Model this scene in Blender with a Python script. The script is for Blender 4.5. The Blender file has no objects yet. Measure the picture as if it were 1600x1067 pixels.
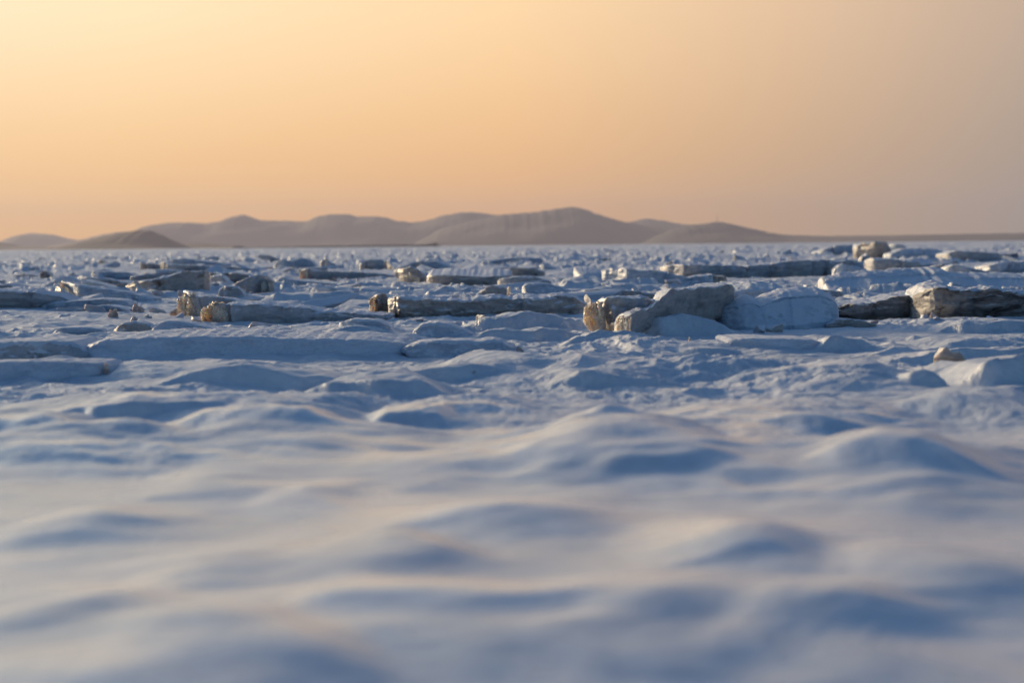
import bpy, bmesh, math, random
import numpy as np
from mathutils import Matrix, Vector

random.seed(7)
rng = np.random.default_rng(11)
R = math.radians
scene = bpy.context.scene
col = scene.collection

# ------------------------------------------------------------------ camera
CAM_H, FPX = 0.80, 3778.0
PITCH, ROLL = math.atan(150.5 / FPX), R(0.54)
cp, sp, ca, sa = math.cos(PITCH), math.sin(PITCH), math.cos(ROLL), math.sin(ROLL)
fwd = np.array([0, cp, -sp])
u0 = np.array([0, sp, cp])
r0 = np.array([1.0, 0, 0])
rgt, upv = ca * r0 - sa * u0, sa * r0 + ca * u0
cam_pos = np.array([0, 0, CAM_H])


def ray(px, py):
    d = fwd + rgt * (px - 800) / FPX + upv * (533.5 - py) / FPX
    return d / np.linalg.norm(d)


def at(px, py, z=0.0):
    """world point where the line of sight of a photo pixel meets height z"""
    d = ray(px, py)
    t = (z - CAM_H) / min(d[2], -1e-5)
    return cam_pos + d * t


def horizon(px):
    return 383.0 - (px - 800) * math.tan(ROLL)


cam = bpy.data.cameras.new('camera')
cam.lens, cam.sensor_width = 85.0, 36.0
cam.clip_start, cam.clip_end = 0.05, 60000
cam.dof.use_dof = True
cam.dof.focus_distance = 22.0
cam.dof.aperture_fstop = 2.5
cam_o = bpy.data.objects.new('camera', cam)
col.objects.link(cam_o)
m = Matrix.Identity(4)
for i in range(3):
    m[i][0], m[i][1], m[i][2], m[i][3] = rgt[i], upv[i], -fwd[i], cam_pos[i]
cam_o.matrix_world = m
scene.camera = cam_o

# ------------------------------------------------------------------ noise


def _hash(ix, iy, iz, seed):
    h = (ix * 374761393 + iy * 668265263 + iz * 2147483647 * 3 + seed * 974634777) & 0xFFFFFFFF
    h = ((h ^ (h >> 13)) * 1274126177) & 0xFFFFFFFF
    h = ((h ^ (h >> 16)) * 2246822519) & 0xFFFFFFFF
    return h ^ (h >> 15)


_A = np.arange(256) * (2 * math.pi / 256)
_GX, _GY = np.cos(_A), np.sin(_A)


def n2(x, y, seed=0):
    ix, iy = np.floor(x).astype(np.int64), np.floor(y).astype(np.int64)
    fx, fy = x - ix, y - iy
    u, v = fx * fx * fx * (fx * (fx * 6 - 15) + 10), fy * fy * fy * (fy * (fy * 6 - 15) + 10)

    def g(a, b):
        h = _hash(ix + a, iy + b, 0, seed) & 255
        return _GX[h] * (fx - a) + _GY[h] * (fy - b)
    a, b = g(0, 0), g(1, 0)
    c, d = g(0, 1), g(1, 1)
    return 1.5 * ((a + u * (b - a)) * (1 - v) + (c + u * (d - c)) * v)


_G3 = np.array([[1, 1, 0], [-1, 1, 0], [1, -1, 0], [-1, -1, 0], [1, 0, 1], [-1, 0, 1], [1, 0, -1], [-1, 0, -1],
                [0, 1, 1], [0, -1, 1], [0, 1, -1], [0, -1, -1], [1, 1, 0], [-1, 1, 0], [0, -1, 1], [0, -1, -1]], float)


def n3(p, seed=0):
    i = np.floor(p).astype(np.int64)
    f = p - i
    w = f * f * f * (f * (f * 6 - 15) + 10)
    out = 0
    for a in (0, 1):
        for b in (0, 1):
            for c in (0, 1):
                h = _hash(i[:, 0] + a, i[:, 1] + b, i[:, 2] + c, seed) & 15
                G = _G3[h]
                d = G[:, 0] * (f[:, 0] - a) + G[:, 1] * (f[:, 1] - b) + G[:, 2] * (f[:, 2] - c)
                k = (w[:, 0] if a else 1 - w[:, 0]) * (w[:, 1] if b else 1 - w[:, 1]) * (w[:, 2] if c else 1 - w[:, 2])
                out = out + k * d
    return out


def fbm2(x, y, seed, octaves=4, gain=.5):
    s, a, k = 0, 1.0, 1.0
    for o in range(octaves):
        s = s + a * n2(x * k + 17.3 * o, y * k - 9.1 * o, seed + o)
        a *= gain
        k *= 2.03
    return s


def sst(a, b, x):
    t = np.clip((x - a) / (b - a), 0, 1)
    return t * t * (3 - 2 * t)


def plates(x, y, size, seed, frac, hmax, tilt):
    """broken plates: every cell has its own lift and tilt"""
    gx, gy = x / size, y / size
    ix, iy = np.floor(gx).astype(np.int64), np.floor(gy).astype(np.int64)
    best = np.full(x.shape, 1e9)
    sec = np.full(x.shape, 1e9)
    hz = np.zeros(x.shape)
    for a in (-1, 0, 1):
        for b in (-1, 0, 1):
            h = _hash(ix + a, iy + b, 0, seed)
            px = ix + a + .15 + .7 * (h & 255) / 255
            py = iy + b + .15 + .7 * ((h >> 8) & 255) / 255
            dx, dy = gx - px, gy - py
            d = dx * dx + dy * dy
            r1, r2 = ((h >> 16) & 255) / 255, ((h >> 24) & 255) / 255
            ang = r1 * 40
            lift = np.where(r2 < frac, hmax * (.25 + .75 * r2 / frac), 0)
            t = np.where(r2 < frac, tilt, tilt * .12)
            z = lift + t * size * (np.cos(ang) * dx + np.sin(ang) * dy)
            m_ = d < best
            sec = np.where(m_, best, np.minimum(sec, d))
            hz = np.where(m_, z, hz)
            best = np.where(m_, d, best)
    edge = np.sqrt(sec) - np.sqrt(best)
    return hz * sst(0, .10, edge) - .05 * size * (1 - sst(0, .07, edge))


# ------------------------------------------------------------------ the frozen sea
# drifts and swells of the near ice: (x, y) of the middle, half width, half depth, height, heading, plateau sharpness
LOBES = []


def lobe(px, py, wpx, hgt, depth, rot=0.0, sharp=1.2):
    """py is the foot of the side facing the shore"""
    p = at(px, py)
    half = wpx / FPX * p[1] / 2 * (1.25 if p[1] < 9 else 1)
    LOBES.append((p[0], p[1] + depth * .9, half, depth, hgt, rot, sharp))


# smooth near drifts
lobe(30, 735, 330, .135, 1.0, 0, 1.1)
lobe(385, 715, 480, .13, .95, .15, 1.1)
lobe(180, 668, 520, .12, .8, .25, 1.6)
lobe(420, 660, 300, .10, .8, -.1, 1.5)
lobe(985, 765, 380, .16, 1.0, .1, 1.1)
lobe(1180, 705, 300, .09, .9, 0, 1.1)
lobe(1450, 775, 460, .14, .9, -.1, 1.1)
lobe(1190, 905, 220, .07, .5, 0, 1.0)
lobe(330, 778, 240, .06, .5, 0, 1.0)
lobe(470, 790, 170, .05, .4, 0, 1.0)
lobe(120, 850, 300, .075, .5, .1, 1.0)
lobe(540, 915, 260, .07, .5, .1, 1.0)
lobe(790, 850, 240, .065, .5, 0, 1.0)
lobe(1040, 1035, 420, .085, .55, -.1, 1.0)
lobe(700, 1030, 430, .075, .5, .1, 1.0)
lobe(1330, 1030, 330, .06, .5, -.2, 1.0)
lobe(60, 1000, 330, .05, .45, .1, 1.0)
lobe(330, 930, 260, .04, .5, .1, 1.0)
lobe(1560, 960, 300, .05, .5, 0, 1.0)
lobe(280, 1075, 380, .06, .5, .1, 1.0)
lobe(650, 760, 240, .05, .6, 0, 1.0)
# rounded ice swells of the middle ground
lobe(380, 566, 640, .10, 1.5, .02, 2.6)
lobe(60, 596, 330, .05, 1.0, .06, 2.0)
lobe(250, 600, 420, .08, .9, .05, 2.2)
lobe(990, 560, 260, .09, .8, .05, 1.4)
lobe(770, 592, 170, .12, .7, .05, 1.4)
lobe(600, 628, 200, .12, .8, 0, 1.3)
lobe(900, 600, 340, .09, .8, 0, 1.4)
lobe(720, 660, 240, .08, .7, .1, 1.2)
lobe(1150, 600, 340, .10, .8, 0, 1.6)
lobe(1330, 620, 360, .10, .9, 0, 1.6)
lobe(1580, 660, 240, .12, .8, 0, 1.6)
lobe(1290, 668, 380, .10, .9, 0, 1.3)
lobe(1560, 555, 220, .09, .8, 0, 1.7)
lobe(120, 640, 300, .07, .8, .1, 1.4)


RIDGES = []
CALM = []
for (cpx, cpy, cw, cd) in ((430, 566, 560, 1.6), (620, 560, 260, 1.1), (1200, 515, 240, 1.6), (1330, 525, 520, 1.2), (520, 700, 500, 1.6), (250, 500, 260, 2.0), (480, 465, 300, 4.0)):
    p = at(cpx, cpy)
    CALM.append((p[0], p[1], cw / FPX * p[1] / 2, cd))


def ridge(top, base, db, fs):
    d = at((top[0][0] + top[-1][0]) / 2, max(b[1] for b in base))[1]
    q = np.linspace(top[0][0], top[-1][0], 60)
    tp = np.interp(q, [t[0] for t in top], [t[1] for t in top])
    bp = np.interp(q, [t[0] for t in base], [t[1] for t in base])
    k = np.hanning(15) / np.hanning(15).sum()
    h = np.convolve(np.pad(np.maximum(bp - tp, 0) / FPX * d, 7, 'edge'), k, 'valid')
    yf = np.convolve(np.pad(d + np.clip((bp.max() - bp) / FPX * d * 5, 0, 1.2), 7, 'edge'), k, 'valid')
    RIDGES.append(((q - 800) / FPX * d, yf, h, db, fs, len(RIDGES)))


ridge([(-140, 660), (-40, 651), (0, 647), (30, 644), (50, 646), (70, 655), (90, 668), (110, 676), (150, 690)], [(-140, 706), (90, 702), (150, 700)], 1.2, 3.0)
ridge([(-120, 668), (0, 652), (75, 635), (110, 620), (150, 611), (200, 605), (270, 600), (330, 595), (365, 593), (420, 600)], [(-120, 672), (0, 668), (75, 662), (110, 668), (165, 672), (230, 650), (420, 620)], 1.2, 1.0)
ridge([(170, 674), (200, 655), (230, 636), (270, 622), (310, 616), (345, 609), (380, 611), (415, 617), (460, 632)], [(170, 678), (230, 655), (460, 650)], .6, 1.6)
ridge([(190, 684), (240, 655), (280, 645), (340, 640), (390, 634), (440, 632), (480, 638), (560, 650)], [(190, 692), (560, 690)], 1.0, 2.6)
ridge([(740, 722), (800, 708), (860, 682), (885, 665), (905, 654), (940, 647), (985, 648), (1020, 655), (1080, 657), (1130, 668), (1220, 700)], [(740, 724), (820, 722), (1000, 728), (1220, 720)], 1.0, 3.4)
ridge([(1150, 668), (1180, 656), (1210, 650), (1260, 646), (1310, 651), (1370, 665), (1460, 672)], [(1150, 690), (1460, 694)], .9, 2.4)
ridge([(1260, 730), (1330, 706), (1380, 698), (1440, 699), (1500, 708), (1560, 725), (1660, 752)], [(1260, 750), (1450, 768), (1660, 775)], .9, 3.0)
ridge([(560, 650), (610, 632), (660, 628), (720, 640), (760, 655)], [(560, 664), (760, 668)], .8, 2.0)

ridge([(505, 520), (540, 516), (590, 516), (616, 520), (630, 527)], [(505, 528), (630, 530)], 0.99, 0.55)  # low snowy floe below the smooth rounded one
ridge([(470, 533), (560, 528), (620, 526), (644, 531), (660, 540)], [(470, 546), (560, 548), (660, 546)], 1.32, 0.51)  # snowy floe with a grey front left of the pillow
ridge([(690, 509), (720, 498), (760, 495.5), (800, 496), (846, 495), (880, 498), (905, 502), (930, 514)], [(690, 520), (760, 520), (810, 523), (860, 520), (930, 517)], 1.65, 0.63)  # streaked snowy floe lying right below the broad shaded slab
ridge([(706, 531), (730, 521), (760, 515), (776, 514), (790, 517), (806, 523), (818, 519), (840, 520), (876, 513), (890, 519), (920, 523), (960, 529)], [(706, 536), (960, 537)], 0.99, 0.55)  # wavy crested floe behind the pillow of ice
ridge([(860, 541), (885, 533), (900, 529), (940, 526), (980, 527), (1010, 531), (1040, 540)], [(860, 549), (1040, 548)], 1.10, 0.63)  # low fluted swell of ice below the dark gap
ridge([(976, 522), (990, 511), (1010, 500), (1030, 496.5), (1050, 496), (1090, 498), (1130, 507), (1170, 520)], [(976, 525), (1060, 530), (1170, 526)], 1.98, 0.95)  # white rounded mound right of the dark gap
ridge([(1245, 545), (1275, 532), (1310, 529), (1360, 534), (1400, 543)], [(1245, 552), (1320, 553), (1400, 548)], 1.21, 0.71)  # smooth blue swell right of the straight-topped floe
ridge([(1450, 512), (1466, 503), (1500, 505), (1560, 504), (1680, 508)], [(1450, 519), (1680, 521)], 1.10, 0.55)  # thin snowy shelf at the right, before the domed muddy slab
ridge([(1466, 587), (1500, 574), (1540, 566), (1600, 564), (1700, 566)], [(1466, 606), (1530, 616), (1700, 606)], 1.32, 0.55)  # dark blue floe front at the right, above the golden-lit block
ridge([(1245, 597), (1300, 592), (1380, 591), (1430, 597)], [(1245, 606), (1430, 612)], 1.10, 0.55)  # long low shelf left of the smooth white block

# rough snow packed between the rows of slabs
ridge([(630, 476), (700, 468), (790, 472), (880, 466), (960, 470), (1010, 478)], [(630, 480), (1010, 482)], 2.6, 1.6)
ridge([(370, 470), (430, 460), (500, 463), (560, 459), (610, 470)], [(370, 473), (610, 473)], 2.6, 1.6)
ridge([(1000, 478), (1100, 464), (1200, 466), (1280, 462), (1350, 476)], [(1000, 482), (1350, 480)], 2.6, 1.6)
ridge([(-100, 468), (40, 458), (130, 461), (220, 468)], [(-100, 471), (220, 471)], 2.6, 1.6)
ridge([(230, 456), (310, 446), (400, 449), (490, 456)], [(230, 459), (490, 459)], 3.0, 1.6)
ridge([(840, 456), (930, 446), (1010, 449), (1110, 455)], [(840, 459), (1110, 459)], 3.0, 1.6)
ridge([(1300, 462), (1420, 450), (1540, 452), (1680, 460)], [(1300, 466), (1680, 466)], 3.0, 1.8)
# long low layered swells
ridge([(1396, 612), (1420, 592), (1440, 584), (1456, 588), (1486, 612)], [(1396, 615), (1486, 616)], .5, .8)
ridge([(1545, 622), (1575, 600), (1600, 590), (1640, 592), (1700, 615)], [(1545, 626), (1700, 628)], .6, .8)
ridge([(980, 577), (1060, 563), (1140, 567), (1230, 562), (1310, 577)], [(980, 580), (1310, 580)], .9, .9)
ridge([(1080, 604), (1180, 588), (1300, 592), (1420, 590), (1490, 604)], [(1080, 608), (1490, 608)], .8, 1.0)
ridge([(820, 605), (900, 587), (990, 592), (1085, 605)], [(820, 609), (1085, 609)], .8, 1.0)
ridge([(1170, 636), (1300, 613), (1420, 622), (1560, 616), (1690, 632)], [(1170, 640), (1690, 640)], .8, 1.2)
ridge([(1340, 564), (1440, 549), (1540, 553), (1660, 546), (1720, 562)], [(1340, 568), (1720, 568)], 1.0, .9)
ridge([(430, 624), (520, 603), (600, 596), (680, 606), (750, 622)], [(430, 628), (750, 628)], .8, 1.1)
ridge([(540, 596), (640, 581), (700, 574), (790, 579), (850, 592)], [(540, 599), (850, 597)], .9, .9)
ridge([(1030, 548), (1090, 538), (1140, 544), (1180, 556)], [(1030, 556), (1180, 558)], .8, .8)
ridge([(180, 606), (280, 583), (400, 579), (520, 588), (600, 602)], [(180, 610), (600, 606)], 1.0, 1.2)


def height(x, y):
    x = np.asarray(x, float)
    y = np.asarray(y, float)
    r = np.hypot(x, y)
    near = 1 - sst(10, 16, r)
    mid = sst(9, 15, r) * (1 - sst(26, 36, r))
    far = sst(24, 36, r)
    fade = 1 - .45 * sst(300, 1500, r)
    wx = x + .25 * n2(x * .9, y * .9, 31)
    wy = y + .25 * n2(x * .9 + 40, y * .9, 32)
    z = .035 * n2(wx * .35, wy * .3, 1)
    z = z + .024 * n2(wx * .95, wy * .8, 2) * (near + .8 * mid + .5 * far)
    # mid swells, creased
    cre = 1 - np.abs(n2(wx * 1.25, wy * .8, 5)) * 2
    z = z + mid * (.03 * np.maximum(cre, 0) ** 2 + .018 * n2(wx * 2.2, wy * 1.6, 6))
    rough_ = .35 + .65 * sst(-.3, .4, n2(x * .5, y * .45, 19))
    z = z + (mid + .8 * far + .25 * near * sst(7, 10, r)) * rough_ * .017 * fbm2(wx * 5.2, wy * 4.0, 9, 5, .6)
    fx, fy = wx + .3 * n2(x * 1.7, y * 1.4, 51), wy + .35 * n2(x * 1.7 + 7, y * 1.4, 52)
    fold = (1 - np.abs(n2(fx * 1.5, fy * 1.0, 53)) * 1.6) * .034 + (1 - np.abs(n2(fx * 3.1 + fy, fy * 2.2, 54)) * 1.6) * .020 + (1 - np.abs(n2(fx * 6.8, fy * 5.0 - fx, 55)) * 1.6) * .009
    z = z + (mid + .5 * far + .12 * near) * (.18 + .5 * rough_) * (fold - .03)
    z = z + mid * rough_ * .012 * (1 - 2 * np.abs(n2(wx * 4 + wy * 1.5, wy * 2.2 - wx, 15)))
    z = z + near * .004 * n2(wx * 3.5, wy * 3, 12)
    # rounded lobes, smoothly joined
    sel = (r > 2.0) & (r < 45)
    if sel.any():
        xs, ys = x[sel], y[sel]
        w1, w2 = n2(xs * 1.3, ys * 1.3, 44), n2(xs * 1.3 + 9, ys * 1.3, 45)
        xs, ys = xs + .11 * w1, ys + .16 * w2
        ex = .18 * n2(xs * 2.1, ys * 2.1, 41) + .08 * n2(xs * 5, ys * 5, 42)
        acc = np.zeros(xs.shape)
        for k, (cx, cy, a, b, h, rot, sh) in enumerate(LOBES):
            dx, dy = xs - cx, ys - cy
            q = (np.abs(dx) < 2.2 * a + 1) & (np.abs(dy) < 2.2 * b + 1)
            if not q.any():
                continue
            c_, s_ = math.cos(rot), math.sin(rot)
            u = (dx[q] * c_ + dy[q] * s_) / a
            v = (-dx[q] * s_ + dy[q] * c_) / b
            rr = np.sqrt(u * u + v * v) + ex[q]
            f = np.exp(-np.maximum(rr, 0) ** (2 * sh) * 1.1)
            f = (.9 if cy < 9 else .72 if cy < 12 else .9) * h * f * (1 + .25 * n2(xs[q] * 1.7 + k, ys[q] * 1.7, 60))
            A = acc[q]
            acc[q] = (A ** 2 + f ** 2) ** .5
        flat = np.zeros(xs.shape)
        for (rx, ry_, rh, db, fs, sd) in RIDGES:
            q = (xs > rx[0]) & (xs < rx[-1]) & (ys > ry_.min() - .2) & (ys < ry_.max() + 4)
            if not q.any():
                continue
            X, Y = xs[q], ys[q]
            h = np.interp(X, rx, rh) * (1 + .22 * n2(X * 2.1 + sd, Y * 1.2, 63) + .14 * n2(X * 6 + sd, Y * 3, 64)) * .82
            v = Y - np.interp(X, rx, ry_) + .16 * n2(X * 2.2 + sd, Y * .8, 65) + .06 * n2(X * 6 + sd, Y * 2, 66)
            wf = fs * h * (1.2 if ry_.mean() < 12 else 1) + .02
            h = h * (.85 if ry_.mean() < 12 else 1.25)
            u = (X - rx[0]) / (rx[-1] - rx[0])
            f = h * sst(0, 1, v / wf) * (1 - sst(0, 1, (v - wf * .9) / (db * 1.5))) * sst(0, .28, u) * sst(0, .28, 1 - u)
            acc[q] = (acc[q] ** 2 + f ** 2) ** .5
            flat[q] = np.maximum(flat[q], .5 * sst(.15, .7, f / max(rh.max(), .02)))
        for (cx, cy, a, b) in CALM:
            flat = np.maximum(flat, np.exp(-(((xs - cx) / a) ** 2 + ((ys - cy) / b) ** 2) ** 2))
        z[sel] = z[sel] * (1 - .68 * flat) + acc
        gx, gy = at(968, 518)[:2]
        z[sel] -= .16 * np.exp(-(((xs - gx) / .20) ** 2 + ((ys - gy - .7) / .8) ** 2) ** 2)
    # broken plates farther out
    q = far > 0
    if q.any():
        X, Y = wx[q], wy[q]
        F = far[q] * fade[q]
        den = sst(-.25, .35, fbm2(X * .11, Y * .09, 77, 2)) * .75 + .25
        p = plates(X, Y, 2.3, 101, .5, .17, .10) * .9
        p2 = plates(X + 5, Y * 1.0, .95, 202, .45, .11, .26)
        p3 = plates(X - 3, Y * .9 + 9, .42, 303, .45, .07, .32)
        z[q] += F * den * ((.3 + .7 * sst(55, 110, r[q])) * .6 * p + (.6 + .4 * sst(55, 110, r[q])) * (.85 * p2 + 1.0 * p3))
        z[q] += .04 * F * fbm2(X * .2, Y * .16, 88, 2)
        # pressure ridges out in the far field
        f2 = sst(90, 350, r[q])
        pr = np.maximum(0, 1 - 2.2 * np.abs(n2(x[q] / 16, y[q] / 34, 91))) * (.4 + .6 * np.abs(n2(x[q] / 3.5, y[q] / 9, 92)))
        z[q] += f2 * (.42 * pr + .10 * n2(x[q] / 2.5, y[q] / 7, 93))
    return z


def mesh_from(name, verts, faces, mat, parent=None, smooth=True):
    me = bpy.data.meshes.new(name)
    verts = np.asarray(verts, np.float32)
    faces = np.asarray(faces, np.int32)
    k = faces.shape[1]
    me.vertices.add(len(verts))
    me.vertices.foreach_set('co', verts.ravel())
    me.loops.add(faces.size)
    me.loops.foreach_set('vertex_index', faces.ravel())
    me.polygons.add(len(faces))
    me.polygons.foreach_set('loop_start', np.arange(0, faces.size, k, dtype=np.int32))
    me.polygons.foreach_set('use_smooth', np.full(len(faces), smooth))
    me.update(calc_edges=True)
    me.validate()
    me.materials.append(mat)
    o = bpy.data.objects.new(name, me)
    col.objects.link(o)
    if parent:
        o.parent = parent
    return o


def tag(o, label=None, cat=None, group=None, kind=None):
    if label:
        o['label'] = label
    if cat:
        o['category'] = cat
    if group:
        o['group'] = group
    if kind:
        o['kind'] = kind
    return o


# ------------------------------------------------------------------ materials
def nt(mat):
    mat.use_nodes = True
    t = mat.node_tree
    t.nodes.clear()
    return t


def N(t, typ, **kw):
    n = t.nodes.new(typ)
    for k, v in kw.items():
        if k.startswith('i_'):
            key = k[2:]
            key = int(key) if key.isdigit() else key.replace('_', ' ')
            n.inputs[key].default_value = v
        else:
            setattr(n, k, v)
    return n


def noise_node(t, vec, scale, detail=4, rough=.55, dist=0.0):
    n = N(t, 'ShaderNodeTexNoise')
    n.inputs['Scale'].default_value = scale
    n.inputs['Detail'].default_value = detail
    n.inputs['Roughness'].default_value = rough
    n.inputs['Distortion'].default_value = dist
    t.links.new(vec, n.inputs['Vector'])
    return n


def ramp(t, fac, stops, interp='LINEAR'):
    n = N(t, 'ShaderNodeValToRGB')
    cr = n.color_ramp
    cr.interpolation = interp
    while len(cr.elements) > 1:
        cr.elements.remove(cr.elements[-1])
    cr.elements[0].position = stops[0][0]
    cr.elements[0].color = (*stops[0][1], 1)
    for p, c in stops[1:]:
        e = cr.elements.new(p)
        e.color = (*c, 1)
    t.links.new(fac, n.inputs[0])
    return n


def math_node(t, op, a, b=None, clamp=False):
    n = N(t, 'ShaderNodeMath', operation=op, use_clamp=clamp)
    for i, v in enumerate((a, b)):
        if v is None:
            continue
        if isinstance(v, (int, float)):
            n.inputs[i].default_value = v
        else:
            t.links.new(v, n.inputs[i])
    return n.outputs[0]


def mix_col(t, fac, a, b, blend='MIX'):
    n = N(t, 'ShaderNodeMix', data_type='RGBA', blend_type=blend)
    for s, v in ((n.inputs[0], fac), (n.inputs[6], a), (n.inputs[7], b)):
        if isinstance(v, (int, float)):
            s.default_value = v
        elif isinstance(v, tuple):
            s.default_value = (*v, 1)
        else:
            t.links.new(v, s)
    return n.outputs[2]


def bump(t, h, strength, dist, prev=None):
    n = N(t, 'ShaderNodeBump')
    n.inputs['Strength'].default_value = strength
    n.inputs['Distance'].default_value = dist
    t.links.new(h, n.inputs['Height'])
    if prev is not None:
        t.links.new(prev, n.inputs['Normal'])
    return n.outputs[0]


def g(v):
    return (v, v, v)


def make_sea_ice():
    mt = bpy.data.materials.new('snowy_sea_ice')
    t = nt(mt)
    out = N(t, 'ShaderNodeOutputMaterial')
    b = N(t, 'ShaderNodeBsdfPrincipled')
    t.links.new(b.outputs[0], out.inputs[0])
    P = N(t, 'ShaderNodeNewGeometry').outputs['Position']
    big = noise_node(t, P, .9, 4, .55)
    c1 = ramp(t, big.outputs[0], [(.36, (.64, .70, .77)), (.52, (.76, .79, .83)), (.66, (.85, .86, .88))])
    fine = noise_node(t, P, 14, 5, .6)
    c2 = ramp(t, fine.outputs[0], [(.3, g(.82)), (.6, g(1.0))])
    base = mix_col(t, .6, c1.outputs[0], c2.outputs[0], 'MULTIPLY')
    dirt = noise_node(t, P, .35, 5, .6, .6)
    dm = ramp(t, dirt.outputs[0], [(.60, g(0)), (.74, g(.45))])
    base = mix_col(t, dm.outputs[0], base, (.48, .43, .38))
    t.links.new(base, b.inputs['Base Color'])
    rn = noise_node(t, P, 1.6, 3, .5)
    sy = N(t, 'ShaderNodeSeparateXYZ')
    t.links.new(P, sy.inputs[0])
    shore = N(t, 'ShaderNodeMapRange', interpolation_type='SMOOTHSTEP')
    shore.inputs['From Min'].default_value = 8.0
    shore.inputs['From Max'].default_value = 17.0
    t.links.new(math_node(t, 'ADD', sy.outputs[1], math_node(t, 'MULTIPLY', math_node(t, 'SUBTRACT', rn.outputs[0], .5), 9.0)), shore.inputs[0])
    frost = shore.outputs[0]
    r0_ = ramp(t, rn.outputs[0], [(.35, g(.22)), (.65, g(.36))])
    r1_ = ramp(t, rn.outputs[0], [(.35, g(.38)), (.65, g(.62))])
    t.links.new(mix_col(t, frost, r0_.outputs[0], r1_.outputs[0]), b.inputs['Roughness'])
    b.inputs['IOR'].default_value = 1.33
    n1 = noise_node(t, P, 9, 5, .6, .4)
    n2_ = noise_node(t, P, 45, 4, .6)
    n3_ = noise_node(t, P, 21, 5, .65, .5)
    nb = bump(t, n1.outputs[0], 1.0, .03)
    t.links.new(math_node(t, 'ADD', math_node(t, 'MULTIPLY', frost, .75), .12), nb.node.inputs['Strength'])
    nb = bump(t, n3_.outputs[0], .5, .014, nb)
    t.links.new(math_node(t, 'MULTIPLY', frost, .7), nb.node.inputs['Strength'])
    nb = bump(t, n2_.outputs[0], .4, .007, nb)
    t.links.new(math_node(t, 'ADD', math_node(t, 'MULTIPLY', frost, .5), .08), nb.node.inputs['Strength'])
    t.links.new(nb, b.inputs['Normal'])
    return mt


def make_slab_ice(name, snow, ice, deep, mud, mud_amt, sss=.2):
    mt = bpy.data.materials.new(name)
    t = nt(mt)
    out = N(t, 'ShaderNodeOutputMaterial')
    b = N(t, 'ShaderNodeBsdfPrincipled')
    t.links.new(b.outputs[0], out.inputs[0])
    tc = N(t, 'ShaderNodeTexCoord')
    P = N(t, 'ShaderNodeNewGeometry').outputs['Position']
    nz = N(t, 'ShaderNodeSeparateXYZ')
    t.links.new(N(t, 'ShaderNodeNewGeometry').outputs['Normal'], nz.inputs[0])
    mp = N(t, 'ShaderNodeMapping')
    mp.inputs['Scale'].default_value = (1, 1, 3.2)
    t.links.new(P, mp.inputs[0])
    lay = noise_node(t, mp.outputs[0], 4.0, 6, .62, .5)
    ci = ramp(t, lay.outputs[0], [(.30, deep), (.50, ice), (.70, tuple(min(1, c * 1.22) for c in ice))])
    md = noise_node(t, mp.outputs[0], 2.3, 6, .65, .8)
    mm = ramp(t, md.outputs[0], [(.62 - mud_amt, g(0)), (.72 - mud_amt, g(1))])
    ci2 = mix_col(t, math_node(t, 'MULTIPLY', mm.outputs[0], .85), ci.outputs[0], mud)
    # snow lies where the ice faces up, with a ragged margin
    sn = noise_node(t, P, 7, 5, .6)
    s_in = math_node(t, 'ADD', nz.outputs[2], math_node(t, 'MULTIPLY', math_node(t, 'SUBTRACT', sn.outputs[0], .5), .9))
    sm = ramp(t, s_in, [(.40, g(0)), (.58, g(1))])
    base = mix_col(t, sm.outputs[0], ci2, snow)
    sp_ = noise_node(t, P, 60, 2, .5)
    spk = ramp(t, sp_.outputs[0], [(.25, g(.72)), (.45, g(1))])
    base = mix_col(t, .6, base, spk.outputs[0], 'MULTIPLY')
    t.links.new(base, b.inputs['Base Color'])
    b.inputs['Subsurface Weight'].default_value = sss
    b.inputs['Subsurface Radius'].default_value = (1.0, .62, .34)
    b.inputs['Subsurface Scale'].default_value = .07
    b.inputs['IOR'].default_value = 1.33
    rr = ramp(t, lay.outputs[0], [(.3, g(.38)), (.7, g(.68))])
    t.links.new(rr.outputs[0], b.inputs['Roughness'])
    n1 = noise_node(t, P, 16, 6, .62, .3)
    nb = bump(t, n1.outputs[0], .4, .03)
    nb = bump(t, lay.outputs[0], .3, .04, nb)
    t.links.new(nb, b.inputs['Normal'])
    return mt


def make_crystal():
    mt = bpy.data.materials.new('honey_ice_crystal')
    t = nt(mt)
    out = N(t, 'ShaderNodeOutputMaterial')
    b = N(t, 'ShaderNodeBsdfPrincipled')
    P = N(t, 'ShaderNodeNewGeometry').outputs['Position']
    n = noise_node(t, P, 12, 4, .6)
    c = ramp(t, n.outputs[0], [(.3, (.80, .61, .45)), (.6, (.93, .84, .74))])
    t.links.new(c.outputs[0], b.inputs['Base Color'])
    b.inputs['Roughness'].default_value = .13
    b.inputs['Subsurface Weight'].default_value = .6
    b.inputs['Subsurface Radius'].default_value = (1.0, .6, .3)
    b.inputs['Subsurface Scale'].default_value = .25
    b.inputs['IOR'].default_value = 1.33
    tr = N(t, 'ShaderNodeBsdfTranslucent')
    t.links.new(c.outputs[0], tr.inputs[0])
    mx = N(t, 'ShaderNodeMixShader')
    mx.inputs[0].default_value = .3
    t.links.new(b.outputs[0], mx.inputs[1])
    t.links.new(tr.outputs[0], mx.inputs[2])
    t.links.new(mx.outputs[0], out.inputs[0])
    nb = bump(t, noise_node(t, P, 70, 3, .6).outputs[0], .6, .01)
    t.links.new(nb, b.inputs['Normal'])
    return mt


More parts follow.
